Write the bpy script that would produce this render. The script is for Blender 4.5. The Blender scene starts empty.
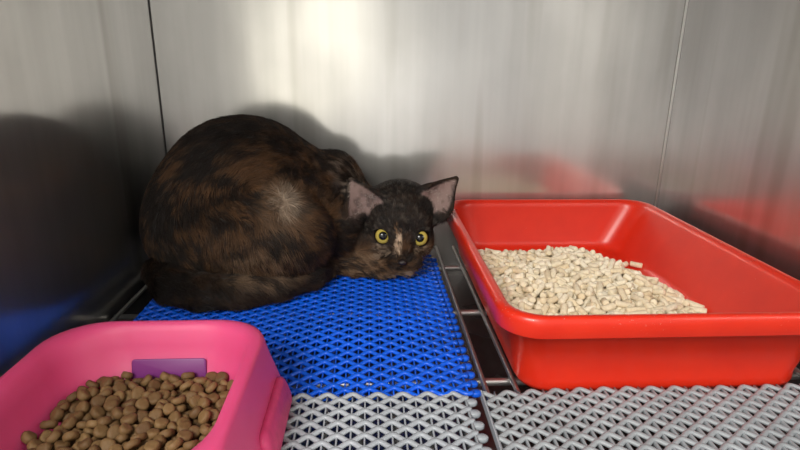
import bpy, bmesh, math, random
import numpy as np
from mathutils import Vector, Matrix

random.seed(7); rng = np.random.default_rng(7)
scene = bpy.context.scene
COL = scene.collection

# ------------------------------------------------------------------ helpers
def link(o, parent=None):
    COL.objects.link(o)
    if parent is not None: o.parent = parent
    return o

def tag(o, label=None, cat=None, group=None, kind=None):
    if label: o['label'] = label
    if cat: o['category'] = cat
    if group: o['group'] = group
    if kind: o['kind'] = kind
    return o

def mesh_obj(name, verts, faces, mat, parent=None, smooth=True):
    me = bpy.data.meshes.new(name)
    me.from_pydata([tuple(map(float, v)) for v in verts], [], faces)
    me.update()
    if smooth: me.polygons.foreach_set('use_smooth', [True] * len(me.polygons))
    if mat: me.materials.append(mat)
    return link(bpy.data.objects.new(name, me), parent)

def bm_obj(name, bm, mat, parent=None, smooth=False):
    me = bpy.data.meshes.new(name); bm.to_mesh(me); bm.free()
    if smooth: me.polygons.foreach_set('use_smooth', [True] * len(me.polygons))
    me.materials.append(mat)
    return link(bpy.data.objects.new(name, me), parent)

def box_obj(name, x0, x1, y0, y1, z0, z1, mat, parent=None, bev=0):
    bm = bmesh.new(); bmesh.ops.create_cube(bm, size=1)
    for v in bm.verts:
        v.co = Vector(((x0 + x1) / 2 + v.co.x * (x1 - x0), (y0 + y1) / 2 + v.co.y * (y1 - y0), (z0 + z1) / 2 + v.co.z * (z1 - z0)))
    if bev: bmesh.ops.bevel(bm, geom=bm.edges[:], offset=bev, segments=2, affect='EDGES')
    return bm_obj(name, bm, mat, parent)

def rod_obj(name, a, b, r, mat, parent=None, n=14):
    a = Vector(a); b = Vector(b); d = b - a
    bm = bmesh.new()
    M = Matrix.Translation((a + b) / 2) @ d.to_track_quat('Z', 'Y').to_matrix().to_4x4()
    bmesh.ops.create_cone(bm, cap_ends=True, segments=n, radius1=r, radius2=r, depth=d.length, matrix=M)
    o = bm_obj(name, bm, mat, parent, True)
    return o

def rrect(cx, cy, hx, hy, r, z, n=9):
    r = min(r, hx, hy); pts = []
    for (sx, sy, a0) in ((1, 1, 0), (-1, 1, 90), (-1, -1, 180), (1, -1, 270)):
        for i in range(n):
            a = math.radians(a0 + 90 * i / (n - 1))
            pts.append((cx + sx * (hx - r) + r * math.cos(a), cy + sy * (hy - r) + r * math.sin(a), z))
    return pts

def rr(x0, x1, y0, y1, r, z, n=9):
    return rrect((x0 + x1) / 2, (y0 + y1) / 2, (x1 - x0) / 2, (y1 - y0) / 2, r, z, n)

def loft(name, loops, mat, parent=None, cap0=True, cap1=True):
    n = len(loops[0]); V = [p for L in loops for p in L]; Fc = []
    for i in range(len(loops) - 1):
        for j in range(n):
            k = (j + 1) % n
            Fc.append((i * n + j, i * n + k, (i + 1) * n + k, (i + 1) * n + j))
    if cap0: Fc.append(tuple(range(n))[::-1])
    if cap1: Fc.append(tuple((len(loops) - 1) * n + j for j in range(n)))
    o = mesh_obj(name, V, Fc, mat, parent)
    bm = bmesh.new(); bm.from_mesh(o.data); bmesh.ops.recalc_face_normals(bm, faces=bm.faces); bm.to_mesh(o.data); bm.free()
    o.data.polygons.foreach_set('use_smooth', [True] * len(o.data.polygons))
    return o

# ---- numpy value noise
_P = rng.random((64, 64, 64)).astype(np.float32)
def vnoise(p, s):
    q = np.asarray(p, dtype=np.float64) * s + 100.0
    i = np.floor(q).astype(int); f = q - i; f = f * f * (3 - 2 * f); i &= 63; j = (i + 1) & 63
    def g(a, b, c): return _P[a, b, c]
    x0, y0, z0 = i.T; x1, y1, z1 = j.T; fx, fy, fz = f.T
    c00 = g(x0, y0, z0) * (1 - fx) + g(x1, y0, z0) * fx; c10 = g(x0, y1, z0) * (1 - fx) + g(x1, y1, z0) * fx
    c01 = g(x0, y0, z1) * (1 - fx) + g(x1, y0, z1) * fx; c11 = g(x0, y1, z1) * (1 - fx) + g(x1, y1, z1) * fx
    return (c00 * (1 - fy) + c10 * fy) * (1 - fz) + (c01 * (1 - fy) + c11 * fy) * fz

def sstep(a, b, x):
    t = np.clip((x - a) / (b - a), 0, 1); return t * t * (3 - 2 * t)

# ------------------------------------------------------------------ materials
def new_mat(name):
    m = bpy.data.materials.new(name); m.use_nodes = True
    nt = m.node_tree; b = nt.nodes['Principled BSDF']
    return m, nt, b, nt.nodes, nt.links

def ramp(nt, src, stops):
    r = nt.nodes.new('ShaderNodeValToRGB')
    e = r.color_ramp.elements
    while len(e) < len(stops): e.new(0.5)
    for k, (p, c) in enumerate(stops):
        e[k].position = p; e[k].color = (*c, 1) if len(c) == 3 else c
    nt.links.new(src, r.inputs[0]); return r

def noise_node(nt, scale, mapping=None, detail=3, coord='Object'):
    tc = nt.nodes.new('ShaderNodeTexCoord'); n = nt.nodes.new('ShaderNodeTexNoise')
    n.inputs['Scale'].default_value = scale; n.inputs['Detail'].default_value = detail
    src = tc.outputs[coord]
    if mapping:
        mp = nt.nodes.new('ShaderNodeMapping'); mp.inputs['Scale'].default_value = mapping
        nt.links.new(src, mp.inputs[0]); src = mp.outputs[0]
    nt.links.new(src, n.inputs['Vector']); return n

def simple(name, col, rough=.5, metal=0, spec=.5, var=0, vscale=60, bump=0, bscale=200, **kw):
    m, nt, b, N, L = new_mat(name)
    b.inputs['Base Color'].default_value = (*col, 1); b.inputs['Roughness'].default_value = rough
    b.inputs['Metallic'].default_value = metal; b.inputs['Specular IOR Level'].default_value = spec
    if var:
        n = noise_node(nt, vscale)
        r = ramp(nt, n.outputs['Fac'], [(.3, tuple(c * (1 - var) for c in col)), (.7, tuple(min(1, c * (1 + var)) for c in col))])
        L.new(r.outputs[0], b.inputs['Base Color'])
    if bump:
        n = noise_node(nt, bscale); bp = N.new('ShaderNodeBump'); bp.inputs['Strength'].default_value = bump
        bp.inputs['Distance'].default_value = .001
        L.new(n.outputs['Fac'], bp.inputs['Height']); L.new(bp.outputs[0], b.inputs['Normal'])
    for k, v in kw.items(): b.inputs[k.replace('_', ' ')].default_value = v
    return m

def steel(name, base=(.76, .75, .725), r0=.13, r1=.26, stretch=(40, 40, 1.5), soft=.38, soft_r=.5):
    m, nt, b, N, L = new_mat(name)
    n1 = noise_node(nt, 1.0, stretch, 4); n2 = noise_node(nt, 7.0, None, 3)
    b.inputs['Metallic'].default_value = 1
    rc = ramp(nt, n1.outputs['Fac'], [(.25, tuple(c * .9 for c in base)), (.75, tuple(c * 1.06 for c in base))])
    st = noise_node(nt, 1.0, (stretch[0] * .55, stretch[1] * .55, stretch[2] * .8), 2)   # dried drips
    rs = ramp(nt, st.outputs['Fac'], [(.60, (1, 1, 1)), (.72, (.80, .79, .77))])
    sm = noise_node(nt, 9.0, (1, 1, .6), 5); rm = ramp(nt, sm.outputs['Fac'], [(.38, (.90, .90, .90)), (.6, (1, 1, 1))])
    m1 = N.new('ShaderNodeMix'); m1.data_type = 'RGBA'; m1.blend_type = 'MULTIPLY'; m1.inputs[0].default_value = 1
    m2 = N.new('ShaderNodeMix'); m2.data_type = 'RGBA'; m2.blend_type = 'MULTIPLY'; m2.inputs[0].default_value = 1
    L.new(rc.outputs[0], m1.inputs[6]); L.new(rs.outputs[0], m1.inputs[7]); L.new(m1.outputs[2], m2.inputs[6]); L.new(rm.outputs[0], m2.inputs[7])
    L.new(m2.outputs[2], b.inputs['Base Color'])
    rg = N.new('ShaderNodeMapRange'); rg.inputs['From Min'].default_value = .3; rg.inputs['From Max'].default_value = .7
    rg.inputs['To Min'].default_value = r0; rg.inputs['To Max'].default_value = r1
    L.new(n2.outputs['Fac'], rg.inputs['Value']); L.new(rg.outputs[0], b.inputs['Roughness'])
    bp = N.new('ShaderNodeBump'); bp.inputs['Strength'].default_value = .25; bp.inputs['Distance'].default_value = .0006
    n3 = noise_node(nt, 1.0, (stretch[0] * .35, stretch[1] * .35, stretch[2] * 2), 3)
    L.new(n3.outputs['Fac'], bp.inputs['Height']); L.new(bp.outputs[0], b.inputs['Normal'])
    b2 = N.new('ShaderNodeBsdfPrincipled'); b2.inputs['Metallic'].default_value = 1
    b2.inputs['Roughness'].default_value = soft_r; L.new(m2.outputs[2], b2.inputs['Base Color'])
    mx = N.new('ShaderNodeMixShader'); mx.inputs[0].default_value = soft
    L.new(b.outputs[0], mx.inputs[1]); L.new(b2.outputs[0], mx.inputs[2])
    L.new(mx.outputs[0], N['Material Output'].inputs[0])
    return m

M_WALL = steel('brushed_steel')
M_WALLL = steel('brushed_steel_left', r0=.13, r1=.23, soft=.28)
M_WALLR = steel('brushed_steel_side', base=(.68, .67, .67))
M_PAN = steel('pan_steel', base=(.33, .32, .32), r0=.2, r1=.4, stretch=(4, 30, 4))
M_SEAM = simple('seam_bright', (.75, .74, .72), .3, 1)
M_SEAMD = simple('seam_dark', (.07, .07, .07), .6, .3)
M_WIRE = simple('chrome_wire', (.70, .69, .68), .40, 1)
M_BLUE = simple('blue_vinyl', (.004, .105, .72), .33, 0, .5, var=.12, vscale=30)
M_GREY = simple('grey_vinyl', (.37, .40, .44), .38, 0, .5, var=.08, vscale=30)
M_GREY2 = simple('grey_vinyl_worn', (.32, .345, .37), .42, 0, .5, var=.1, vscale=30)

# ------------------------------------------------------------------ cage shell
XL, XR, YB, YF, ZT = -.29, .438, .78, .10, .56
ZP = -.05
T = .004
tag(box_obj('wall_left', XL - T, XL, YF, YB, ZP, ZT, M_WALLL), kind='structure')
tag(box_obj('wall_right', XR, XR + T, YF, YB, ZP, ZT, M_WALLR), kind='structure')
tag(box_obj('wall_back', XL - T, XR + T, YB, YB + T, ZP, ZT, M_WALL), kind='structure')
tag(box_obj('ceiling', XL - T, XR + T, YF, YB + T, ZT, ZT + T, M_WALL), kind='structure')
tag(box_obj('floor', XL - T, XR + T, YF, YB + T, ZP - T, ZP, M_PAN), kind='structure')
tag(box_obj('trim_1', XL, XL + .0012, YB - .0012, YB, ZP, ZT, M_SEAMD), kind='structure')
tag(box_obj('trim_2', XR - .003, XR, YB - .003, YB, ZP, ZT, M_SEAM, bev=.001), kind='structure')
tag(box_obj('shade_lip', XL - T, XR + T, YF - .012, YF, ZP - T, -.004, M_WALL, bev=.001), kind='structure')  # unseen front lip, added to keep the pan under the wires dark

# ------------------------------------------------------------------ wire grating
gr = link(bpy.data.objects.new('wire_floor_grating', None)); gr.location = (.07, .44, 0)
tag(gr, 'chrome wire floor grating seen between the blue mat and red tray', 'grating')
def gpart(o):
    o.parent = gr; o.matrix_parent_inverse = Matrix.Translation((-.07, -.44, 0)); return o
x = .099 - .027 * 14
while x < XR - .008:
    if x > XL + .008:
        gpart(rod_obj('wire', (x, YF + .01, -.0026), (x, YB - .004, -.0026), .0025, M_WIRE))
    x += .027
for y in (.142, .282, .422, .5625, .703):
    gpart(rod_obj('crossbar', (XL + .004, y, -.0085), (XR - .004, y, -.0085), .0035, M_WIRE))

# ------------------------------------------------------------------ interlocking lattice mats
def lattice_mat(name, x0, x1, y0, y1, mat, lam=.0205, pitch=.0072, wob=.0008, ph=0., nod=.5, edge=None):
    """wavy cords side to side, adjacent ones in opposite phase and fused at the nodes, on straight ribs running front to back"""
    V = []; Fc = []
    def zoff(x, y):
        return .0012 + wob * (math.sin(x * 23 + y * 14 + ph) + math.sin(y * 31 - x * 9 + ph)) * .5
    prof = [(-.0019, 0), (-.0022, .0013), (-.0014, .0026), (0, .0031), (.0014, .0026), (.0022, .0013), (.0019, 0)]
    ny = int((y1 - y0) / pitch); step = lam / 10
    nx = int((x1 - x0) / step)
    A = pitch * .40
    for j in range(ny + 1):
        yc = y0 + pitch * j; s = 1 if j % 2 else -1
        base = len(V)
        for i in range(nx + 1):
            x = x0 + step * i; a = 2 * math.pi * (x - x0) / lam
            y = yc + s * A * math.cos(a)
            dy = -s * A * 2 * math.pi / lam * math.sin(a); l = math.hypot(1, dy); nxv, nyv = -dy / l, 1 / l
            zz = zoff(x, y) + .0036 + .0004 * s * math.cos(a)
            for (u, w) in prof: V.append((x + nxv * u, y + nyv * u, zz + w))
        k = len(prof)
        for i in range(nx):
            for m in range(k):
                n = (m + 1) % k
                Fc.append((base + i * k + m, base + i * k + n, base + (i + 1) * k + n, base + (i + 1) * k + m))
        Fc.append(tuple(base + m for m in range(k))[::-1]); Fc.append(tuple(base + nx * k + m for m in range(k)))
    i = 0
    yy = [y0 - .001 + (y1 - y0 + .001) * q / 24 for q in range(25)]
    while True:
        x = x0 + lam / 2 * i
        if x > x1 + .0001: break
        base = len(V); w = .0006
        for y in yy:
            z = zoff(x, y)
            for (u, v) in ((-w, 0), (-w, .0057), (w, .0057), (w, 0)): V.append((x + u, y, z + v - .0002))
        for q in range(24):
            for m in range(4):
                n = (m + 1) % 4
                Fc.append((base + q * 4 + m, base + (q + 1) * 4 + m, base + (q + 1) * 4 + n, base + q * 4 + n))
        Fc.append(tuple(base + m for m in range(4))); Fc.append(tuple(base + 96 + m for m in range(4))[::-1])
        i += 1
    # rounded joining lugs along the right edge
    if edge:
        for j in range(0, ny, 2):
            yc = y0 + pitch * j; base = len(V); n = 12
            z = zoff(x1, yc)
            for (rad, h) in ((.0034, .0005), (.0040, .0014), (.0040, .0040), (.0030, .0052)):
                for m in range(n):
                    a = 2 * math.pi * m / n
                    V.append((x1 + .0022 + rad * math.cos(a) * 1.25, yc + rad * math.sin(a) * .9, z + h))
            for q in range(3):
                for m in range(n):
                    Fc.append((base + q * n + m, base + q * n + (m + 1) % n, base + (q + 1) * n + (m + 1) % n, base + (q + 1) * n + m))
            Fc.append(tuple(base + 3 * n + m for m in range(n))); Fc.append(tuple(base + m for m in range(n))[::-1])
    me = bpy.data.meshes.new(name); me.from_pydata(V, [], Fc); me.update()
    me.polygons.foreach_set('use_smooth', [True] * len(me.polygons)); me.materials.append(mat)
    return me

def place_mat(name, x0, x1, y0, y1, mat, label, **k):
    # built flat about its own corner, then laid on the wires
    me = lattice_mat(name, 0, x1 - x0, 0, y1 - y0, mat, **k)
    o = link(bpy.data.objects.new(name, me)); o.location = (x0, y0, 0)
    return tag(o, label, 'mat')

place_mat('lattice_mat', -.248, .0845, .3855, .712, M_BLUE, 'bright blue plastic lattice mat under the crouching cat', wob=.0026, edge=True)
place_mat('lattice_mat', -.2, .079, .130, .3825, M_GREY, 'light grey lattice mat between the pink bowl and the other grey mat', wob=.0008, ph=1, edge=True)
place_mat('lattice_mat', .0925, .430, .130, .3865, M_GREY2, 'grey lattice mat lying in front of the red litter tray', wob=.0018, ph=2.2)
box_obj('edge_strip', 0, .0012, 0, .256, .001, .0078, M_GREY, parent=None)
es = bpy.data.objects['edge_strip']; es.parent = bpy.data.objects['lattice_mat.002']; es.location = (-.0018, 0, 0)

# ------------------------------------------------------------------ red litter tray
def red_plastic():
    m, nt, b, N, L = new_mat('red_plastic')
    b.inputs['Roughness'].default_value = .32
    n = noise_node(nt, 25); r = ramp(nt, n.outputs['Fac'], [(.3, (.68, .024, .008)), (.7, (.76, .032, .010))])
    # litter dust and scuffs: small pale flecks, denser on the rim
    n2 = noise_node(nt, 700, (1, .5, 1), 1); n3 = noise_node(nt, 22, None, 2)
    tc = N.new('ShaderNodeTexCoord'); sp = N.new('ShaderNodeSeparateXYZ'); L.new(tc.outputs['Object'], sp.inputs[0])
    mr = N.new('ShaderNodeMapRange'); mr.inputs['From Min'].default_value = .060; mr.inputs['From Max'].default_value = .075
    mr.inputs['To Min'].default_value = -.05; mr.inputs['To Max'].default_value = .035; L.new(sp.outputs['Z'], mr.inputs['Value'])
    ad = N.new('ShaderNodeMath'); ad.operation = 'ADD'; L.new(n2.outputs['Fac'], ad.inputs[0]); L.new(mr.outputs[0], ad.inputs[1])
    m2 = N.new('ShaderNodeMath'); m2.operation = 'MULTIPLY_ADD'; L.new(n3.outputs['Fac'], m2.inputs[0]); m2.inputs[1].default_value = .35; L.new(ad.outputs[0], m2.inputs[2])
    r2 = ramp(nt, m2.outputs[0], [(.935, (0, 0, 0)), (.985, (.6, .6, .6))])
    mx = N.new('ShaderNodeMix'); mx.data_type = 'RGBA'; L.new(r2.outputs[0], mx.inputs[0])
    L.new(r.outputs[0], mx.inputs[6]); mx.inputs[7].default_value = (.75, .5, .42, 1)
    L.new(mx.outputs[2], b.inputs['Base Color'])
    b.inputs['Subsurface Weight'].default_value = .12; b.inputs['Subsurface Radius'].default_value = (1, .15, .08); b.inputs['Subsurface Scale'].default_value = .01
    return m
M_RED = red_plastic()
TX0, TX1, TY0, TY1, TZ = .1055, .405, .3795, .762, .076
ly = [
    rr(.146, .352, .412, .735, .022, .0055), rr(.140, .358, .406, .741, .026, .0062), rr(.1345, .3625, .401, .745, .029, .0105),
    rr(.1320, .3655, .398, .7475, .030, .016),
    rr(.1190, .3915, .3905, .7525, .030, .066), rr(.1178, .3930, .3895, .7532, .030, .0705), rr(.1155, .3955, .3870, .7555, .031, .0745),
    rr(.1125, .3990, .3850, .7580, .032, .0762), rr(.1090, .4025, .3820, .7605, .033, .0762), rr(.1065, .4050, .3795, .7630, .034, .0745),
    rr(.1055, .4060, .3785, .7640, .035, .0710), rr(.1055, .4060, .3785, .7640, .035, .0585), rr(.1062, .4053, .3792, .7633, .034, .0575),
    rr(.1075, .4040, .3805, .7620, .033, .0590), rr(.1155, .3960, .3870, .7555, .031, .0595),
    rr(.1250, .3790, .3885, .7515, .029, .014), rr(.1262, .3778, .3880, .7500, .028, .0065), rr(.1285, .3755, .3895, .7480, .025, .0028),
    rr(.133, .371, .3940, .743, .021, .0012), rr(.139, .365, .400, .737, .018, .0010)]
cxT, cyT = .256, .571
tray = loft('litter_tray', [[(p[0] - cxT, p[1] - cyT, p[2]) for p in L] for L in ly], M_RED)
tray.location = (cxT, cyT, 0)
tag(tray, 'deep red plastic litter tray with rolled rim', 'litter tray')

# ------------------------------------------------------------------ loose piles: dropped one by one onto a height map
class Field:
    def __init__(s, x0, x1, y0, y1, z, res=.001):
        s.x0, s.y0, s.res = x0, y0, res
        s.nx = int((x1 - x0) / res); s.ny = int((y1 - y0) / res)
        s.H = np.full((s.nx, s.ny), z); s.own = np.full((s.nx, s.ny), -1)
        s.X, s.Y = np.meshgrid(x0 + np.arange(s.nx) * res, y0 + np.arange(s.ny) * res, indexing='ij')
    def patch(s, x, y, r):
        i0 = max(0, int((x - r - s.x0) / s.res)); i1 = min(s.nx, int((x + r - s.x0) / s.res) + 2)
        j0 = max(0, int((y - r - s.y0) / s.res)); j1 = min(s.ny, int((y + r - s.y0) / s.res) + 2)
        return slice(i0, i1), slice(j0, j1)

def capsule_on(F, x, y, yaw, L, r, commit=None):
    sx, sy = F.patch(x, y, L / 2 + r)
    dx = F.X[sx, sy] - x; dy = F.Y[sx, sy] - y
    u = dx * math.cos(yaw) + dy * math.sin(yaw); v = -dx * math.sin(yaw) + dy * math.cos(yaw)
    m = (abs(u) < L / 2) & (abs(v) < r)
    if m.sum() < 20: return None
    c = np.sqrt(np.maximum(r * r - v * v, 0)) * .9
    h = (F.H[sx, sy] + c)
    a = m & (u < 0); b = m & (u >= 0)
    if a.sum() < 8 or b.sum() < 8: return None
    za = np.percentile(h[a], 88); zb = np.percentile(h[b], 88)
    sl = max(-.5, min(.5, (zb - za) / (L / 2)))
    zc = (za + zb) / 2
    if commit is not None:
        top = zc + sl * u + np.sqrt(np.maximum(r * r - v * v, 0))
        up = m & (top > F.H[sx, sy])
        F.H[sx, sy][up] = top[up]; F.own[sx, sy][up] = commit
    return zc, sl

def drop_pellets():
    F = Field(.112, .392, .39, .752, .0065)
    # sloping inner sides of the tray
    wx0 = .1345 - (F.X - 0); side = np.maximum.reduce([(.134 - F.X) / .013, (F.X - .364) / .027, (.400 - F.Y) / .011, (F.Y - .746) / .008])
    F.H = np.where(side > 0, .008 + side * .055, F.H)
    def tgt(x, y):
        t = .029 - .006 * max(0, (y - .60) / .12) - .012 * max(0., (x - .30) / .06)
        t += .003 * math.sin(x * 40) * math.cos(y * 33)
        # bare corner at the back right
        d = (x - .327) / .02 + (y - .632) / .05
        t -= .006 * max(0., min(1., d + 1))
        if d > 0: t -= .018 * min(1.5, d)
        e = (y - (.681 - .25 * max(0, x - .27))) / .03
        if e > 0: t -= .014 * e
        if math.hypot(x - .351, y - .663) < .030: t = 0
        return t
    out = []; fails = 0
    while fails < 500 and len(out) < 1900:
        best = None
        for _ in range(5):
            x = random.uniform(.128, .372); y = random.uniform(.405, .738)
            Lp = random.choice((.010, .011, .013, .014, .016, .018, .021, .021)); yaw = random.uniform(0, math.pi)
            r = capsule_on(F, x, y, yaw, Lp, .0035)
            if r is None: continue
            ex = max(abs(math.cos(yaw)) * Lp / 2, .003); ey = max(abs(math.sin(yaw)) * Lp / 2, .003)
            if x - ex < .128 or x + ex > .374 or y - ey < .402 or y + ey > .744: continue
            m = r[0] - tgt(x, y)
            if m < 0 and (best is None or m < best[0]): best = (m, x, y, yaw, Lp)
        if best is None: fails += 1; continue
        _, x, y, yaw, Lp = best
        zc, sl = capsule_on(F, x, y, yaw, Lp, .0035, commit=len(out))
        out.append((x, y, zc, yaw, sl, Lp)); fails = 0
    return F, out

def pellet_bm(L, seed):
    rnd = random.Random(seed); bm = bmesh.new()
    prof = [(-L / 2, .55), (-L / 2 + .0003, .86), (-L / 2 + .0009, 1), (-L * .15, 1.03), (L * .2, .97), (L / 2 - .0009, 1), (L / 2 - .0002, .84), (L / 2, .5)]
    n = 10; rings = []
    sk = rnd.uniform(-.25, .25); bend = rnd.uniform(-.0004, .0004)
    for (x, s) in prof:
        ring = []
        for m in range(n):
            a = 2 * math.pi * m / n; rad = .0036 * s * (1 + rnd.uniform(-.05, .05))
            ring.append(bm.verts.new((x + sk * rad * math.cos(a) * (1 if abs(x) > L * .3 else 0), rad * math.cos(a) + bend * (2 * x / L) ** 2, rad * math.sin(a))))
        rings.append(ring)
    for i in range(len(rings) - 1):
        for m in range(n):
            bm.faces.new((rings[i][m], rings[i + 1][m], rings[i + 1][(m + 1) % n], rings[i][(m + 1) % n]))
    bm.faces.new(rings[0]); bm.faces.new(rings[-1][::-1])
    bmesh.ops.recalc_face_normals(bm, faces=bm.faces)
    return bm

def varied(name, cols, rough, spec=.3, bump=.4, bscale=500, sss=0):
    m, nt, b, N, L = new_mat(name)
    oi = N.new('ShaderNodeObjectInfo'); r = ramp(nt, oi.outputs['Random'], [(i / (len(cols) - 1), c) for i, c in enumerate(cols)])
    n = noise_node(nt, bscale * .5, None, 3); mx = N.new('ShaderNodeMix'); mx.data_type = 'RGBA'; mx.blend_type = 'MULTIPLY'; mx.inputs[0].default_value = 1
    rn = ramp(nt, n.outputs['Fac'], [(.3, (.84, .82, .78)), (.65, (1, 1, 1))])
    L.new(r.outputs[0], mx.inputs[6]); L.new(rn.outputs[0], mx.inputs[7]); L.new(mx.outputs[2], b.inputs['Base Color'])
    b.inputs['Roughness'].default_value = rough; b.inputs['Specular IOR Level'].default_value = spec
    bp = N.new('ShaderNodeBump'); bp.inputs['Strength'].default_value = bump; bp.inputs['Distance'].default_value = .0005
    n2 = noise_node(nt, bscale, None, 3); L.new(n2.outputs['Fac'], bp.inputs['Height']); L.new(bp.outputs[0], b.inputs['Normal'])
    if sss: b.inputs['Subsurface Weight'].default_value = sss; b.inputs['Subsurface Scale'].default_value = .002
    return m
M_PEL = varied('pale_wood', [(.80, .66, .44), (.90, .80, .60), (.84, .71, .50), (.93, .85, .68), (.74, .59, .38)], .8)
M_KIB = varied('baked_kibble', [(.145, .080, .031), (.205, .120, .048), (.12, .063, .025), (.24, .145, .060), (.17, .096, .038)], .62, .35, .7, 700)

F, pel = drop_pellets()
stray = [(.3560, .6600, .0108, 2.45, 0, .016), (.3420, .6640, .0098, .6, 0, .010)]
# how much of each pellet shows from above, nearer ones counted more
cnt = np.bincount(F.own[F.own >= 0].ravel(), minlength=len(pel)).astype(float)
for i, p in enumerate(pel): cnt[i] *= (1 / (.6 * p[1] ** 2 + .03)) * (1.25 if p[1] > .46 else .02)
order = np.argsort(-cnt); top = set(order[:298].tolist())
pm = {}
for i, Lp in enumerate((.009, .010, .011, .013, .014, .016, .018, .021)):
    o = bm_obj('tmp', pellet_bm(Lp, i), M_PEL, None, True); pm[Lp] = o.data; o.data.name = 'litter_pellet'; bpy.data.objects.remove(o)
def pellet_matrix(p):
    return Matrix.Translation(p[:3]) @ Matrix.Rotation(p[3], 4, 'Z') @ Matrix.Rotation(-math.atan(p[4]), 4, 'Y') @ Matrix.Rotation(p[0] * 977 % 6.28, 4, 'X')
for i in sorted(top):
    o = link(bpy.data.objects.new('litter_pellet', pm[pel[i][5]])); o.matrix_world = pellet_matrix(pel[i])
    tag(o, 'pale wood pellet lying in the heaped litter of the red tray', 'litter pellet', 'wood litter pellets in the red tray')
for p, lb in zip(stray, ('longer pellet lying apart on the bare red corner beyond the litter', 'short pellet beside the longer stray one on the bare red corner')):
    o = link(bpy.data.objects.new('litter_pellet', pm[p[5]])); o.matrix_world = pellet_matrix(p)
    tag(o, lb, 'litter pellet', 'wood litter pellets in the red tray')
def merged(name, items, meshes, mat, key, mfun):
    V = []; Fc = []
    for it in items:
        me = meshes[key(it)]; M = mfun(it); b0 = len(V)
        V += [tuple(M @ v.co) for v in me.vertices]; Fc += [tuple(b0 + k for k in p.vertices) for p in me.polygons]
    return mesh_obj(name, V, Fc, mat)
rest = [pel[i] for i in range(len(pel)) if i not in top]
o = merged('wood_litter', rest, pm, M_PEL, lambda p: p[5], pellet_matrix)
tag(o, 'bed of pale wood litter lying beneath the top pellets in the red tray', 'cat litter', kind='stuff')

# ------------------------------------------------------------------ pink bowl
def pink():
    m, nt, b, N, L = new_mat('pink_plastic')
    b.inputs['Base Color'].default_value = (.84, .075, .24, 1); b.inputs['Roughness'].default_value = .5
    b.inputs['Subsurface Weight'].default_value = .35; b.inputs['Subsurface Radius'].default_value = (1, .25, .45); b.inputs['Subsurface Scale'].default_value = .012
    n = noise_node(nt, 14, None, 3); r = ramp(nt, n.outputs['Fac'], [(.35, (.68, .066, .20)), (.65, (.74, .082, .235))]); L.new(r.outputs[0], b.inputs['Base Color'])
    return m
M_PINK = pink()
M_PURPLE = simple('shine_through_violet', (.20, .035, .20), .4, 0, .5)  # pink plastic with blue light from behind put into its colour
M_PINKD = simple('pink_plastic_grip', (.58, .052, .16), .5, 0, .3, var=.1, vscale=150, bump=.3, bscale=300)
BX0, BX1, BY0, BY1 = -.2475, -.0815, .222, .4065
bl = [
    rr(BX0 + .040, BX1 - .040, BY0 + .040, BY1 - .040, .03, .0160), rr(BX0 + .028, BX1 - .028, BY0 + .030, BY1 - .028, .035, .0165),
    rr(BX0 + .022, BX1 - .022, BY0 + .024, BY1 - .021, .038, .0200),
    rr(BX0 + .0145, BX1 - .0145, BY0 + .017, BY1 - .0125, .042, .050), rr(BX0 + .012, BX1 - .012, BY0 + .014, BY1 - .0095, .043, .0600),
    rr(BX0 + .0095, BX1 - .0105, BY0 + .012, BY1 - .0075, .043, .0640), rr(BX0 + .006, BX1 - .0070, BY0 + .008, BY1 - .0050, .042, .0665),
    rr(BX0 + .003, BX1 - .003, BY0 + .003, BY1 - .0025, .040, .0668), rr(BX0 + .0008, BX1 - .0008, BY0, BY1 - .0006, .038, .0652),
    rr(BX0, BX1, BY0, BY1, .037, .0625),
    rr(BX0 - .003, BX1 + .003, BY0 - .003, BY1 + .0015, .038, .0500), rr(BX0 - .010, BX1 + .0115, BY0 - .010, BY1 + .004, .040, .024),
    rr(BX0 - .014, BX1 + .0165, BY0 - .014, BY1 + .006, .042, .0105), rr(BX0 - .014, BX1 + .0165, BY0 - .014, BY1 + .006, .042, .0085),
    rr(BX0 - .010, BX1 + .012, BY0 - .010, BY1 + .003, .040, .0080)]
bcx, bcy = -.1645, .314
bowl = loft('food_bowl', [[(p[0] - bcx, p[1] - bcy, p[2]) for p in L] for L in bl], M_PINK)
bowl.location = (bcx, bcy, 0)
tag(bowl, 'pink plastic food bowl with rounded corners holding dry kibble', 'bowl')
# recess inside the back wall; violet painted for the blue mat shining through
pan = loft('recess_panel', [rrect(0, 0, .029, .0105, .0028, 0, 5), rrect(0, 0, .0292, .0107, .0028, .0006, 5), rrect(0, 0, .0285, .010, .0026, .0010, 5)], M_PURPLE, bowl)
pan.location = (-.1610 - bcx, .3872 - bcy, .0300); pan.rotation_euler = (math.radians(76), 0, 0)
pan['label'] = 'recessed panel with blue shine-through painted violet'
# textured grip low on the outer right side
gm = loft('grip', [[(p[2], p[0], p[1]) for p in L] for L in (rrect(0, 0, .040, .012, .008, -.002, 7), rrect(0, 0, .039, .0115, .008, .003, 7), rrect(0, 0, .035, .009, .007, .0048, 7))], M_PINKD, bowl)
gm.location = (BX1 + .0125 - bcx, .335 - bcy, .0235); gm.rotation_euler = (0, math.radians(-18), 0)

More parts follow.
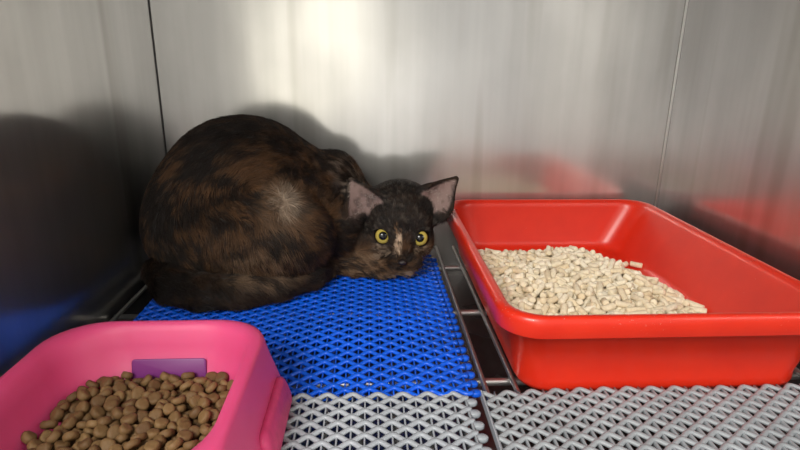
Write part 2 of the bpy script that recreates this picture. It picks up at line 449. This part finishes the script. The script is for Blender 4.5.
# ------------------------------------------------------------------ kibble
def kib_bm(R, h, seed):
    rnd = random.Random(seed); bm = bmesh.new(); n = 14; rings = []
    el = rnd.uniform(.88, 1); a0 = rnd.uniform(0, 6)
    wob = [1 + .05 * math.sin(3 * 2 * math.pi * m / n + a0) + rnd.uniform(-.03, .03) for m in range(n)]
    for (z, s) in ((-h / 2, .55), (-h / 2 * .93, .80), (-h * .3, .97), (0, 1.02), (h * .3, .97), (h / 2 * .93, .80), (h / 2, .5)):
        rings.append([bm.verts.new((R * s * wob[m] * math.cos(2 * math.pi * m / n), R * s * el * wob[m] * math.sin(2 * math.pi * m / n), z * (1 + rnd.uniform(-.08, .08)))) for m in range(n)])
    for i in range(len(rings) - 1):
        for m in range(n):
            bm.faces.new((rings[i][m], rings[i][(m + 1) % n], rings[i + 1][(m + 1) % n], rings[i + 1][m]))
    c1 = bm.verts.new((0, 0, h / 2 * .94)); c0 = bm.verts.new((0, 0, -h / 2 * .94))
    for m in range(n):
        bm.faces.new((rings[-1][m], rings[-1][(m + 1) % n], c1)); bm.faces.new((rings[0][(m + 1) % n], rings[0][m], c0))
    return bm
KR = [(.0050, .0054), (.0054, .0052), (.0047, .0058), (.0051, .0048), (.0042, .0052)]
kms = []
for i, (R_, h_) in enumerate(KR):
    o = bm_obj('tmp', kib_bm(R_, h_, 50 + i), M_KIB, None, True); o.data.name = 'kibble_piece'; kms.append(o.data); bpy.data.objects.remove(o)
FK = Field(BX0 + .012, BX1 - .012, BY0 + .014, BY1 - .0095, .0165)
ix0, ix1, iy0, iy1, ir = BX0 + .022, BX1 - .022, BY0 + .024, BY1 - .021, .038
qx = np.maximum(np.abs(FK.X - (ix0 + ix1) / 2) - ((ix1 - ix0) / 2 - ir), 0); qy = np.maximum(np.abs(FK.Y - (iy0 + iy1) / 2) - ((iy1 - iy0) / 2 - ir), 0)
KOUT = np.hypot(qx, qy) - ir
FK.H = np.where(KOUT > 0, .020 + KOUT * 3.6, FK.H)
def ktgt(x, y):
    return .0335 + .0015 * math.sin(x * 70) * math.cos(y * 60) - .004 * max(0, (-.205 - x) / .03) - .004 * max(0, (y - .355) / .03)
kib = []; fails = 0
while fails < 250 and len(kib) < 700:
    best = None
    for _ in range(5):
        x = random.uniform(ix0 - .006, ix1 + .006); y = random.uniform(iy0 - .004, iy1 + .005)
        k = random.randrange(5); R_, h_ = KR[k]
        i = int((x - FK.x0) / FK.res); j = int((y - FK.y0) / FK.res)
        if KOUT[min(max(i, 0), FK.nx - 1), min(max(j, 0), FK.ny - 1)] > -.0005: 
            if KOUT[min(max(i, 0), FK.nx - 1), min(max(j, 0), FK.ny - 1)] > .001: continue
        sx, sy = FK.patch(x, y, R_); dx = FK.X[sx, sy] - x; dy = FK.Y[sx, sy] - y; d2 = dx * dx + dy * dy; m = d2 < (R_ * .95) ** 2
        if m.sum() < 30: continue
        h = FK.H[sx, sy][m]; A = np.c_[dx[m], dy[m], np.ones(m.sum())]; co = np.linalg.lstsq(A, h, rcond=None)[0]
        g = np.clip(co[:2] * 1.1 + np.array([random.gauss(0, .35), random.gauss(0, .35)]), -.9, .9)
        zc = np.percentile(h - (g[0] * dx[m] + g[1] * dy[m]) * .6, 80) + h_ / 2 * .9 + np.hypot(*g) * .0012
        q = zc - ktgt(x, y)
        if q < 0 and (best is None or q < best[0]): best = (q, x, y, zc, g, k)
    if best is None: fails += 1; continue
    _, x, y, zc, g, k = best; R_, h_ = KR[k]; fails = 0
    sx, sy = FK.patch(x, y, R_); dx = FK.X[sx, sy] - x; dy = FK.Y[sx, sy] - y; d2 = dx * dx + dy * dy
    topz = zc + g[0] * dx + g[1] * dy + h_ / 2 * np.sqrt(np.maximum(1 - (d2 / R_ ** 2) ** 2, 0)); m = (d2 < R_ ** 2) & (topz > FK.H[sx, sy])
    FK.H[sx, sy][m] = topz[m]; FK.own[sx, sy][m] = len(kib); kib.append((x, y, zc, g, k))
kc = np.bincount(FK.own[FK.own >= 0].ravel(), minlength=len(kib)).astype(float)
for i, p in enumerate(kib): kc[i] *= 1 if p[1] > .262 else .05
ktop = set([int(i) for i in np.argsort(-kc)[:290] if kc[i] > 5])
def kmat(p):
    n = Vector((-p[3][0], -p[3][1], 1)).normalized()
    return Matrix.Translation(p[:3]) @ n.to_track_quat('Z', 'Y').to_matrix().to_4x4() @ Matrix.Rotation(p[0] * 991 % 6.28, 4, 'Z')
for i in sorted(ktop):
    o = link(bpy.data.objects.new('kibble_piece', kms[kib[i][4]])); o.matrix_world = kmat(kib[i])
    tag(o, 'round brown piece of dry kibble heaped in the pink bowl', 'kibble piece', 'dry kibble pieces in the pink bowl')
o = merged('kibble', [kib[i] for i in range(len(kib)) if i not in ktop], kms, M_KIB, lambda p: p[4], kmat)
tag(o, 'brown dry kibble beneath the top pieces in the pink bowl', 'kibble', kind='stuff')
print('pellets', len(pel), 'kibble', len(kib), len(ktop))

# ------------------------------------------------------------------ the cat
def A3(*v): return np.array(v, dtype=np.float64)
HC = A3(.038, .672, .074)      # middle of the skull
def ell(p, c, r):
    q = p - c; k0 = np.sqrt(((q / r) ** 2).sum(1)); k1 = np.sqrt(((q / (r * r)) ** 2).sum(1)) + 1e-9
    return k0 * (k0 - 1) / k1
def cap(p, a, b, ra, rb):
    ab = b - a; t = np.clip(((p - a) @ ab) / (ab @ ab), 0, 1)
    return np.sqrt(((p - a - t[:, None] * ab) ** 2).sum(1)) - (ra + (rb - ra) * t)
def tri(p, a, b, c):
    ba, cb, ac = b - a, c - b, a - c; n = np.cross(ba, ac)
    pa, pb, pc = p - a, p - b, p - c
    s = np.sign(pa @ np.cross(ba, n)) + np.sign(pb @ np.cross(cb, n)) + np.sign(pc @ np.cross(ac, n))
    def seg(e, q): 
        t = np.clip((q @ e) / (e @ e), 0, 1); return ((e * t[:, None] - q) ** 2).sum(1)
    d = np.minimum.reduce([seg(ba, pa), seg(cb, pb), seg(ac, pc)])
    return np.sqrt(np.where(s < 2, d, (pa @ n) ** 2 / (n @ n)))
def smin(a, b, k):
    h = np.maximum(k - np.abs(a - b), 0) / k; return np.minimum(a, b) - h * h * k / 4
def smax(a, b, k): return -smin(-a, -b, k)

EYES = [A3(.0152, .6405, .0602), A3(.0615, .6405, .0572)]; ER = .0112
TAIL = [A3(-.228, .640, .040), A3(-.240, .602, .032), A3(-.222, .568, .027), A3(-.185, .553, .024), A3(-.145, .556, .024), A3(-.105, .572, .025), A3(-.072, .598, .025), A3(-.056, .622, .023)]
EARS = [(A3(-.0240, .660, .1265), A3(-.0165, .656, .0770), A3(.0145, .664, .0950)),
        (A3(.1095, .676, .1250), A3(.0620, .676, .1020), A3(.0800, .668, .0740))]
def ear_sdf(p, i, grow=0.):
    """a cupped triangular shell, its rims turned forward, thicker towards the root"""
    a, b, c = EARS[i]; m = (b + c) / 2; ax = (m - a) / np.linalg.norm(m - a)
    q = p - a; along = q @ ax; perp = q - along[:, None] * ax; u2 = perp[:, 0] ** 2 + perp[:, 2] ** 2
    pp = p.copy(); pp[:, 1] += 24 * np.minimum(u2, 4e-4)
    k = np.clip(along / np.linalg.norm(m - a), 0, 1)
    pp -= perp * (.40 * np.sin(math.pi * np.clip(k, 0, 1)).clip(0) ** .55)[:, None]
    t = tri(pp, a, b + (b - c) * .08, c + (c - b) * .08)
    return t - (.0028 + .0008 * k + .0012 * (1 - k) ** 3 + grow)
def body_sdf(p):
    d = ell(p, A3(-.157, .672, .106), A3(.100, .085, .096))              # barrel
    d = smin(d, ell(p, A3(-.198, .652, .072), A3(.074, .080, .070)), .04)  # rump
    d = smin(d, ell(p, A3(-.128, .607, .072), A3(.082, .055, .060)), .02)  # thigh
    d = smin(d, ell(p, A3(-.090, .692, .100), A3(.070, .060, .060)), .02)  # ribs
    d = smin(d, ell(p, A3(-.048, .706, .096), A3(.040, .044, .058)), .012) # shoulder
    d = smin(d, ell(p, A3(-.062, .668, .054), A3(.050, .050, .046)), .02)  # upper foreleg
    d = smin(d, cap(p, A3(-.025, .708, .072), A3(.020, .694, .062), .040, .036), .02) # neck
    d = smin(d, cap(p, A3(-.150, .600, .022), A3(-.075, .600, .018), .016, .013), .012) # hind foot
    d = smin(d, cap(p, A3(-.075, .655, .030), A3(-.020, .640, .021), .019, .0135), .012) # foreleg lying forward
    d = smin(d, cap(p, A3(-.020, .640, .021), A3(.012, .634, .018), .0125, .0115), .006)
    d = smin(d, ell(p, A3(-.002, .660, .034), A3(.030, .026, .028)), .012)
    d = smin(d, ell(p, A3(.016, .633, .0175), A3(.013, .013, .0095)), .006)
    return d
def tail_sdf(p):
    d = None
    rad = [.018, .020, .020, .0195, .019, .018, .0165, .013]
    for i in range(len(TAIL) - 1):
        c = cap(p, TAIL[i], TAIL[i + 1], rad[i], rad[i + 1]); d = c if d is None else smin(d, c, .004)
    return d
def head_sdf(p):
    d = ell(p, HC, A3(.0420, .046, .0425))
    d = smin(d, ell(p, A3(.0375, .690, .088), A3(.0410, .040, .031)), .02)
    for sx in (-1, 1): d = smin(d, ell(p, A3(.0385 + sx * .0215, .656, .049), A3(.0195, .023, .0205)), .014)
    d = smin(d, cap(p, A3(.0385, .634, .076), A3(.0383, .6235, .038), .0115, .0085), .012)     # bridge of the nose
    for sx in (-1, 1): d = smin(d, ell(p, A3(.0383 + sx * .0115, .631, .0290), A3(.0135, .0145, .0112)), .006) # whisker pads
    d = smin(d, ell(p, A3(.0400, .632, .0185), A3(.0150, .0125, .0070)), .004)               # chin
    for sx, e in zip((-1, 1), EYES):                                                           # brow and lower lid
        d = smin(d, cap(p, e + A3(.007 * sx, .001, .0115), e + A3(-.006 * sx, .000, .0115), .0042, .0040), .006)
        d = smin(d, cap(p, e + A3(-.006, .000, -.0118), e + A3(.006, .000, -.0118), .0038, .0038), .006)
    for i in (0, 1): d = smin(d, ear_sdf(p, i), .006)
    for e in EYES: d = smax(d, -(np.sqrt(((p - e) ** 2).sum(1)) - (ER + .0004)), .0022)
    return d
def cat_sdf(p):
    return smin(smin(body_sdf(p), tail_sdf(p), .004), head_sdf(p), .010)

def surface_nets(lo, hi, res):
    n = np.ceil((hi - lo) / res).astype(int) + 1
    ax = [lo[i] + np.arange(n[i]) * res for i in range(3)]
    G = np.empty(n, dtype=np.float32)
    for i in range(n[0]):
        Y, Z = np.meshgrid(ax[1], ax[2], indexing='ij')
        p = np.c_[np.full(Y.size, ax[0][i]), Y.ravel(), Z.ravel()]
        G[i] = cat_sdf(p).reshape(Y.shape)
    S = G < 0
    c = np.zeros(tuple(n - 1), dtype=int)
    for dx in (0, 1):
        for dy in (0, 1):
            for dz in (0, 1): c += S[dx:n[0] - 1 + dx, dy:n[1] - 1 + dy, dz:n[2] - 1 + dz]
    act = (c > 0) & (c < 8); idx = np.full(act.shape, -1); idx[act] = np.arange(act.sum())
    P = np.argwhere(act) * res + lo + res / 2
    for _ in range(4):   # settle the vertices onto the surface
        f = cat_sdf(P); g = np.empty_like(P); e = 3e-4
        for k in range(3):
            q = P.copy(); q[:, k] += e; g[:, k] = (cat_sdf(q) - f) / e
        l2 = np.maximum((g * g).sum(1), .25)
        st = -(f / l2)[:, None] * g; sl = np.sqrt((st * st).sum(1)); st *= np.minimum(1, res * .8 / np.maximum(sl, 1e-9))[:, None]
        P = P + st
    Fq = []
    for a in range(3):
        b, cc = (a + 1) % 3, (a + 2) % 3
        s0 = [slice(0, n[k] - 1) if k == a else slice(1, n[k] - 1) for k in range(3)]
        s1 = [slice(1, n[k]) if k == a else slice(1, n[k] - 1) for k in range(3)]
        A_, B_ = S[tuple(s0)], S[tuple(s1)]; ch = np.argwhere(A_ != B_)
        fl = A_[tuple(ch.T)]
        off = np.zeros(3, int); off[b] = 1; off[cc] = 1; base = ch + off
        def at(db, dc):
            q = base.copy(); q[:, b] += db; q[:, cc] += dc; return idx[tuple(q.T)]
        q = np.stack([at(-1, -1), at(0, -1), at(0, 0), at(-1, 0)], 1)
        q[~fl] = q[~fl][:, ::-1]; Fq.append(q)
    Fq = np.concatenate(Fq); Fq = Fq[(Fq >= 0).all(1)]
    return P, Fq, g / np.sqrt((g * g).sum(1))[:, None]

CV, CF, CN = surface_nets(A3(-.300, .505, -.008), A3(.125, .772, .215), .00225)
CV[:, 2] = np.maximum(CV[:, 2], .0072)      # resting on the mat
print('cat', len(CV), len(CF))

INNER = [(A3(-.0080, .668, .1010), 0), (A3(.0860, .666, .1010), 1)]
def near(p, c, r, s=None):
    q = (p - c) if s is None else (p - c) / s
    return 1 - sstep(r * .6, r, np.sqrt((q * q).sum(1)))
def inner_ear(p, nrm):
    m = np.zeros(len(p))
    for i, (a, b, c) in enumerate(EARS):
        g = a * .25 + b * .375 + c * .375
        md = (b + c) / 2; h = np.linalg.norm(md - a); ax = (md - a) / h; q = p - a; al = q @ ax; pe = q - al[:, None] * ax
        pq = p - pe * (.34 * np.sin(math.pi * np.clip(al / h, 0, 1)).clip(0) ** .55)[:, None]
        s = tri(pq * A3(1, 0, 1), (a * .93 + g * .07) * A3(1, 0, 1), (b * .98 + g * .02) * A3(1, 0, 1), (c * .98 + g * .02) * A3(1, 0, 1))
        m = np.maximum(m, (1 - sstep(.0012, .0030, s)) * (ear_sdf(p, i) < .003) * sstep(.1, .45, -nrm[:, 1]) * sstep(.079, .090, p[:, 2]))
    return m
def coat(p, nrm, fine=1.):
    """the animal's own markings: tortoiseshell flecks, pale patch on the flank, cream nose blaze and chin"""
    n1 = vnoise(p * A3(.45, 1, 1.3), 60); n2 = vnoise(p * A3(.5, 1, 1.5) + 3, 170); n3 = vnoise(p + 7, 420); n4 = vnoise(p + 11, 17)
    m = .32 * n1 + .36 * n2 + .26 * n3 + .24 * n4
    brown = .04 + .80 * sstep(.50, .76, m)
    head = sstep(-.012, .012, p[:, 0]) * sstep(.16, .12, p[:, 2]) if False else 1 - sstep(.048, .060, np.sqrt((((p - HC) / A3(1, 1, 1)) ** 2).sum(1)))
    brown *= 1 - .90 * head
    brown *= 1 - .8 * (np.minimum(ear_sdf(p, 0), ear_sdf(p, 1)) < .004)
    dark = np.array([.011, .0085, .0075]); br = np.array([.125, .062, .028])
    col = dark + (br - dark) * brown[:, None]
    # topline and tail stay near black
    bl = np.clip(sstep(.155, .19, p[:, 2]) + (tail_sdf(p) < .006) * 1.0, 0, 1) * .75
    col = col * (1 - bl[:, None]) + dark * bl[:, None]
    def lay(col, w, c): w = np.clip(w, 0, 1)[:, None]; return col * (1 - w) + np.array(c) * w
    t = near(p, A3(-.1010, .590, .112), .036, A3(1.0, 1.6, .95)); col = lay(col, t * (.2 + .8 * n2) * .8, (.16, .10, .06))
    t = near(p, A3(-.0955, .590, .112), .018, A3(.8, 1.6, 1.5)); col = lay(col, t * (.15 + .75 * n3), (.38, .30, .23))
    t = near(p, A3(-.030, .675, .125), .034); col = lay(col, t * sstep(.42, .7, n2) * .7, (.16, .125, .10))
    t = near(p, A3(-.118, .562, .052), .045, A3(1.4, 1, .7)); col = lay(col, t * sstep(.35, .7, n2) * .6, (.20, .13, .08))
    t = near(p, A3(-.02, .632, .022), .034, A3(1.5, 1, .7)); col = lay(col, t * sstep(.4, .7, n3 * .5 + n2 * .5) * .8, (.22, .14, .085))
    # face
    t = (cap(p, A3(.010, .628, .0265), A3(.0385, .614, .0235), 0, 0) < .0022) * 1.; col = lay(col, t, (.006, .005, .005))
    gl = vnoise(p + 21, 300); col = lay(col, head * sstep(.55, .8, gl) * .35, (.12, .095, .075))
    t = near(p, A3(.0345, .620, .0560), .0135, A3(.36, 1.4, 1.1)); col = lay(col, t * sstep(.15, .45, n3), (.55, .40, .28))
    t = near(p, A3(.0335, .628, .073), .010, A3(.5, 1.5, 1)); col = lay(col, t * sstep(.4, .6, n3) * .7, (.30, .17, .09))
    t = near(p, A3(.010, .635, .040), .016); col = lay(col, t * sstep(.42, .68, n3) * .7, (.28, .21, .155))
    t = near(p, A3(.062, .632, .041), .013); col = lay(col, t * sstep(.45, .70, n3) * .6, (.26, .19, .13))
    t = near(p, A3(.0470, .620, .0170), .010, A3(1.2, 1.4, .55)); col = lay(col, t * .7, (.33, .24, .18))
    t = near(p, A3(.026, .625, .0150), .012, A3(1.2, 1.2, .5)); col = lay(col, t * sstep(.3, .6, n3) * .8, (.32, .22, .15))
    t = near(p, A3(.063, .668, .105), .009); col = lay(col, t * .6, (.25, .16, .10))
    ie = inner_ear(p, nrm); col = lay(col, ie * .92, (.27, .185, .165)); col = lay(col, ie * sstep(.45, .75, vnoise(p * A3(1, 1, .6) + 31, 260)) * .6, (.07, .05, .045))
    return col
vc = coat(CV, CN)
cat = mesh_obj('cat', CV - A3(-.12, .66, 0), [tuple(f) for f in CF.tolist()], None)
cat.location = (-.12, .66, 0)
ca = cat.data.color_attributes.new('coat', 'FLOAT_COLOR', 'POINT')
ca.data.foreach_set('color', np.c_[vc, np.ones(len(vc))].astype(np.float32).ravel())
tag(cat, 'black and brown tortoiseshell cat crouching on the blue mat with yellow eyes', 'cat')
def coat_mat(name, rough, spec, sheen=0):
    m, nt, b, N, L = new_mat(name)
    a = N.new('ShaderNodeAttribute'); a.attribute_name = 'coat'; L.new(a.outputs['Color'], b.inputs['Base Color'])
    b.inputs['Roughness'].default_value = rough; b.inputs['Specular IOR Level'].default_value = spec
    return m
cat.data.materials.append(coat_mat('cat_skin', .8, .2))
M_FUR = coat_mat('cat_fur', .5, .28)

# eyes
def eye_mat():
    m, nt, b, N, L = new_mat('cat_eye')
    tc = N.new('ShaderNodeTexCoord'); sp = N.new('ShaderNodeSeparateXYZ'); L.new(tc.outputs['Object'], sp.inputs[0])
    cx = N.new('ShaderNodeCombineXYZ'); L.new(sp.outputs['X'], cx.inputs[0]); L.new(sp.outputs['Y'], cx.inputs[1])
    ln = N.new('ShaderNodeVectorMath'); ln.operation = 'LENGTH'; L.new(cx.outputs[0], ln.inputs[0])
    dv = N.new('ShaderNodeMath'); dv.operation = 'DIVIDE'; L.new(ln.outputs['Value'], dv.inputs[0]); dv.inputs[1].default_value = ER
    r = ramp(nt, dv.outputs[0], [(.0, (.003, .004, .006)), (.45, (.003, .004, .006)), (.48, (.38, .30, .04)), (.60, (.60, .47, .115)), (.80, (.46, .34, .07)), (.87, (.015, .01, .008))])
    L.new(r.outputs[0], b.inputs['Base Color']); b.inputs['Roughness'].default_value = .06; b.inputs['Specular IOR Level'].default_value = .35
    return m
M_EYE = eye_mat()
for e in EYES:
    bm = bmesh.new(); bmesh.ops.create_uvsphere(bm, u_segments=40, v_segments=24, radius=ER)
    o = bm_obj('eye', bm, M_EYE, cat, True); o.location = Vector(e) - Vector((-.12, .66, 0))
    d = Vector((0, 0, .27)) - Vector(e); o.rotation_euler = d.to_track_quat('Z', 'Y').to_euler()
    o['label'] = 'round yellow eye with a wide black pupil'
# nose leather
nv = []; 
bm = bmesh.new(); bmesh.ops.create_uvsphere(bm, u_segments=20, v_segments=12, radius=1)
for v in bm.verts:
    x, y, z = v.co; w = .0058 * (1 - .45 * max(0, -z))
    v.co = Vector((x * w, y * .0042, z * .0036 - .0005 * abs(x)))
o = bm_obj('nose', bm, simple('nose_leather', (.022, .015, .015), .38, 0, .5, bump=.5, bscale=1500), cat, True)
o.location = (.0383 + .12, .6135 - .66, .0350); o['label'] = 'small black nose'

# fur: individual hairs combed along the body
tv = np.concatenate([CF[:, [0, 1, 2]], CF[:, [0, 2, 3]]])
a_, b_, c_ = CV[tv[:, 0]], CV[tv[:, 1]], CV[tv[:, 2]]
ar = np.linalg.norm(np.cross(b_ - a_, c_ - a_), axis=1) / 2
cen = (a_ + b_ + c_) / 3; cn = CN[tv].mean(1); cn /= np.linalg.norm(cn, axis=1)[:, None]
w = ar.copy(); w[(cen[:, 2] < .010)] = 0; w[(cn[:, 2] < -.75)] = 0
hd = np.sqrt(((cen - HC) ** 2).sum(1)) < .062
w[hd] *= 2.0
NH = 150000
ti = rng.choice(len(tv), NH, p=w / w.sum()); u1 = np.sqrt(rng.random(NH)); u2 = rng.random(NH)
root = a_[ti] * (1 - u1)[:, None] + b_[ti] * (u1 * (1 - u2))[:, None] + c_[ti] * (u1 * u2)[:, None]
N0, N1, N2 = CN[tv[ti, 0]], CN[tv[ti, 1]], CN[tv[ti, 2]]
nrm = N0 * (1 - u1)[:, None] + N1 * (u1 * (1 - u2))[:, None] + N2 * (u1 * u2)[:, None]; nrm /= np.linalg.norm(nrm, axis=1)[:, None]
keep = np.ones(NH, bool)
for e in EYES: keep &= np.sqrt(((root - e) ** 2).sum(1)) > ER + .0016
keep &= np.sqrt((((root - A3(.0383, .6120, .0345)) / A3(1, 1, .8)) ** 2).sum(1)) > .0062
ie = inner_ear(root, nrm); keep &= (ie < .4) | (rng.random(NH) < .32)
root, nrm, ie = root[keep], nrm[keep], ie[keep]; n = len(root)
SPINE = [A3(.0385, .612, .050), A3(.0385, .640, .105), A3(.035, .685, .118), A3(-.02, .70, .130), A3(-.09, .69, .165), A3(-.16, .675, .190), A3(-.225, .655, .150), A3(-.262, .63, .08), A3(-.255, .600, .030)] + TAIL[2:]
flow = np.zeros((n, 3)); wt = np.zeros(n)
for i in range(len(SPINE) - 1):
    s0, s1 = SPINE[i], SPINE[i + 1]; dd = cap(root, s0, s1, 0, 0); wgt = 1 / (dd ** 2 + 1e-5) ** 1.5
    t = (s1 - s0) / np.linalg.norm(s1 - s0); flow += t * wgt[:, None]; wt += wgt
flow /= wt[:, None]; flow /= np.linalg.norm(flow, axis=1)[:, None]
isT = tail_sdf(root) < .004; inH = np.sqrt(((root - HC) ** 2).sum(1)) < .056
down = np.where(isT | inH, 0., .55)
flow = flow + A3(0, 0, -1) * down[:, None]
# thigh hair sweeps back and down; forearm hair runs forward
wth = near(root, A3(-.13, .56, .06), .06, A3(1.4, 1, 1)); flow += A3(-.5, 0, -.6) * wth[:, None]
wfa = near(root, A3(-.01, .635, .02), .05, A3(1.4, 1, .6)) * ~inH; flow = flow * (1 - wfa[:, None]) + A3(1, -.3, -.1) * wfa[:, None]
# hair fans out around the pale patch
tc_ = A3(-.0955, .590, .112); dv = root - tc_; rd = np.sqrt((dv ** 2).sum(1)); wf = (1 - sstep(.012, .042, rd)); flow = flow * (1 - .75 * wf[:, None]) + dv / (rd[:, None] + 1e-6) * wf[:, None] * .9
# face: hair radiates away from the nose
wh = inH.astype(float)[:, None]; dn = root - A3(.0383, .610, .038); dn /= np.linalg.norm(dn, axis=1)[:, None]; flow = flow * (1 - wh) + (dn * .9 + A3(0, .3, .1)) * wh
for k in range(3): flow[:, k] += (vnoise(root + 5 * k, 130) - .5) * 1.0 + (vnoise(root + 9 * k, 480) - .5) * .5
flow += rng.normal(0, .13, (n, 3))
flow -= nrm * (flow * nrm).sum(1)[:, None]; flow /= np.linalg.norm(flow, axis=1)[:, None] + 1e-9
L_ = np.full(n, .0125); hd = np.sqrt(((root - HC) ** 2).sum(1))
L_ = np.where(isT, .0125, L_)
L_ = np.where(hd < .075, .0045 + (.008) * sstep(.045, .075, hd), L_)
fm = np.sqrt(((root - A3(.0383, .622, .040)) ** 2).sum(1)); L_ = np.where((fm < .035) & inH, .0024 + .0022 * fm / .035, L_)
L_ = np.where(root[:, 2] < .03, np.minimum(L_, .008), L_)
ear = np.minimum(ear_sdf(root, 0), ear_sdf(root, 1)) < .0015; ear &= root[:, 2] > .088
L_ = np.where(ear, .0022, L_)
L_ = np.where((ie > .4), .0036, L_)
L_ *= rng.uniform(.6, 1.25, n)
lift = np.where(ear, .25, np.where(inH, .35, .42)) * rng.uniform(.6, 1.4, n)
K = 5; pts = np.empty((n, K, 3), dtype=np.float32)
for k in range(K):
    t = k / (K - 1)
    pts[:, k] = root - nrm * .0004 + L_[:, None] * (flow * t * .95 + nrm * (lift * t * (1 - .45 * t))[:, None]) + A3(0, 0, -1) * (L_ * .12 * t * t)[:, None]
pts[:, :, 2] = np.maximum(pts[:, :, 2], .0078)
hcol = coat(root, nrm); jit = rng.uniform(.65, 1.5, n)[:, None]; hcol = hcol * jit
hcol[ie > .4] = np.array([.42, .36, .32]) * rng.uniform(.5, 1.1, ((ie > .4).sum(), 1))
grey = rng.random(n) < .012; hcol[grey] = hcol[grey] * .5 + .05
hc = bpy.data.hair_curves.new('fur'); hc.add_curves([K] * n)
hc.attributes['position'].data.foreach_set('vector', (pts - np.array([-.12, .66, 0], dtype=np.float32)).ravel())
ra = hc.attributes.get('radius') or hc.attributes.new('radius', 'FLOAT', 'POINT')
prof = np.array([1, 1, .85, .55, .12]) * .00021
ra.data.foreach_set('value', np.tile(prof, n).astype(np.float32))
cc = hc.attributes.new('coat', 'FLOAT_COLOR', 'CURVE')
cc.data.foreach_set('color', np.c_[hcol, np.ones(n)].astype(np.float32).ravel())
hc.materials.append(M_FUR)
fur = link(bpy.data.objects.new('fur', hc), cat)

# ------------------------------------------------------------------ room light
w = bpy.data.worlds.new('room'); scene.world = w; w.use_nodes = True
nt = w.node_tree; N = nt.nodes; L = nt.links; bg = N['Background']
tc = N.new('ShaderNodeTexCoord'); sp = N.new('ShaderNodeSeparateXYZ'); L.new(tc.outputs['Generated'], sp.inputs[0])
hz = ramp(nt, sp.outputs['Z'], [(0., (.12, .12, .13)), (.34, (.30, .29, .29)), (.44, (.68, .66, .64)), (.52, (1.08, 1.06, 1.0)), (.75, (.9, .88, .82)), (1, (.8, .8, .78))])
mr = N.new('ShaderNodeMapRange'); mr.inputs['From Min'].default_value = -1; mr.inputs['From Max'].default_value = 1
L.new(sp.outputs['Z'], mr.inputs['Value']); L.new(mr.outputs[0], hz.inputs[0])
nz = N.new('ShaderNodeTexNoise'); nz.inputs['Scale'].default_value = 3.2; nz.inputs['Detail'].default_value = 2
mp = N.new('ShaderNodeMapping'); mp.inputs['Scale'].default_value = (1.6, 1, 1); mp.inputs['Location'].default_value = (.3, 0, .2)
L.new(tc.outputs['Generated'], mp.inputs[0]); L.new(mp.outputs[0], nz.inputs['Vector'])
nr = ramp(nt, nz.outputs['Fac'], [(.35, (.55, .55, .56)), (.5, (1, 1, 1)), (.68, (1.4, 1.37, 1.28))])
mx = N.new('ShaderNodeMix'); mx.data_type = 'RGBA'; mx.blend_type = 'MULTIPLY'; mx.inputs[0].default_value = 1
L.new(hz.outputs[0], mx.inputs[6]); L.new(nr.outputs[0], mx.inputs[7])
L.new(mx.outputs[2], bg.inputs[0]); bg.inputs[1].default_value = 1.32
ax = ramp(nt, sp.outputs['X'], [(0, (.35, .35, .36)), (.18, (.42, .42, .43)), (.25, (.55, .55, .55)), (.33, (1.25, 1.25, 1.22)), (.45, (1.3, 1.28, 1.2)), (.53, (1.1, 1.1, 1.1)), (.60, (.46, .46, .47)), (.73, (.48, .48, .49)), (.80, (1.85, 1.82, 1.72)), (1, (1.85, 1.82, 1.72))])
mr2 = N.new('ShaderNodeMapRange'); mr2.inputs['From Min'].default_value = -1; mr2.inputs['From Max'].default_value = 1
L.new(sp.outputs['X'], mr2.inputs['Value']); L.new(mr2.outputs[0], ax.inputs[0])
mx2 = N.new('ShaderNodeMix'); mx2.data_type = 'RGBA'; mx2.blend_type = 'MULTIPLY'; mx2.inputs[0].default_value = 1
L.new(mx.outputs[2], mx2.inputs[6]); L.new(ax.outputs[0], mx2.inputs[7]); L.new(mx2.outputs[2], bg.inputs[0])

def area(name, loc, target, sx, sy, power, col=(1, .96, .9)):
    l = bpy.data.lights.new(name, 'AREA'); l.shape = 'RECTANGLE'; l.size = sx; l.size_y = sy; l.energy = power; l.color = col
    o = link(bpy.data.objects.new(name, l)); o.location = loc
    o.rotation_euler = (Vector(target) - Vector(loc)).to_track_quat('-Z', 'Y').to_euler(); return o
area('room_lamp', (-.62, -.88, 1.15), (.1, .6, 0), .7, .5, 28)

# ------------------------------------------------------------------ camera
Fp = 539.5
dn = Vector((-21, -1768, -Fp)).normalized(); fw = Vector((-30, 165, -Fp)).normalized(); up = -dn
fw = (fw - up * fw.dot(up)).normalized(); xx = fw.cross(up)
Rm = Matrix((xx, fw, up)).to_4x4()
cd = bpy.data.cameras.new('camera'); cd.sensor_width = 36; cd.lens = Fp / 800 * 36; cd.clip_start = .01
cam = link(bpy.data.objects.new('camera', cd)); cam.matrix_world = Matrix.Translation((0, 0, .27)) @ Rm
scene.camera = cam

scene.view_settings.view_transform = 'Standard'; scene.view_settings.look = 'None'; scene.view_settings.gamma = 1
scene.view_settings.use_curve_mapping = False; scene.view_settings.exposure = 0.1
scene.cycles.use_denoising = True
scene.cycles.max_bounces = 8
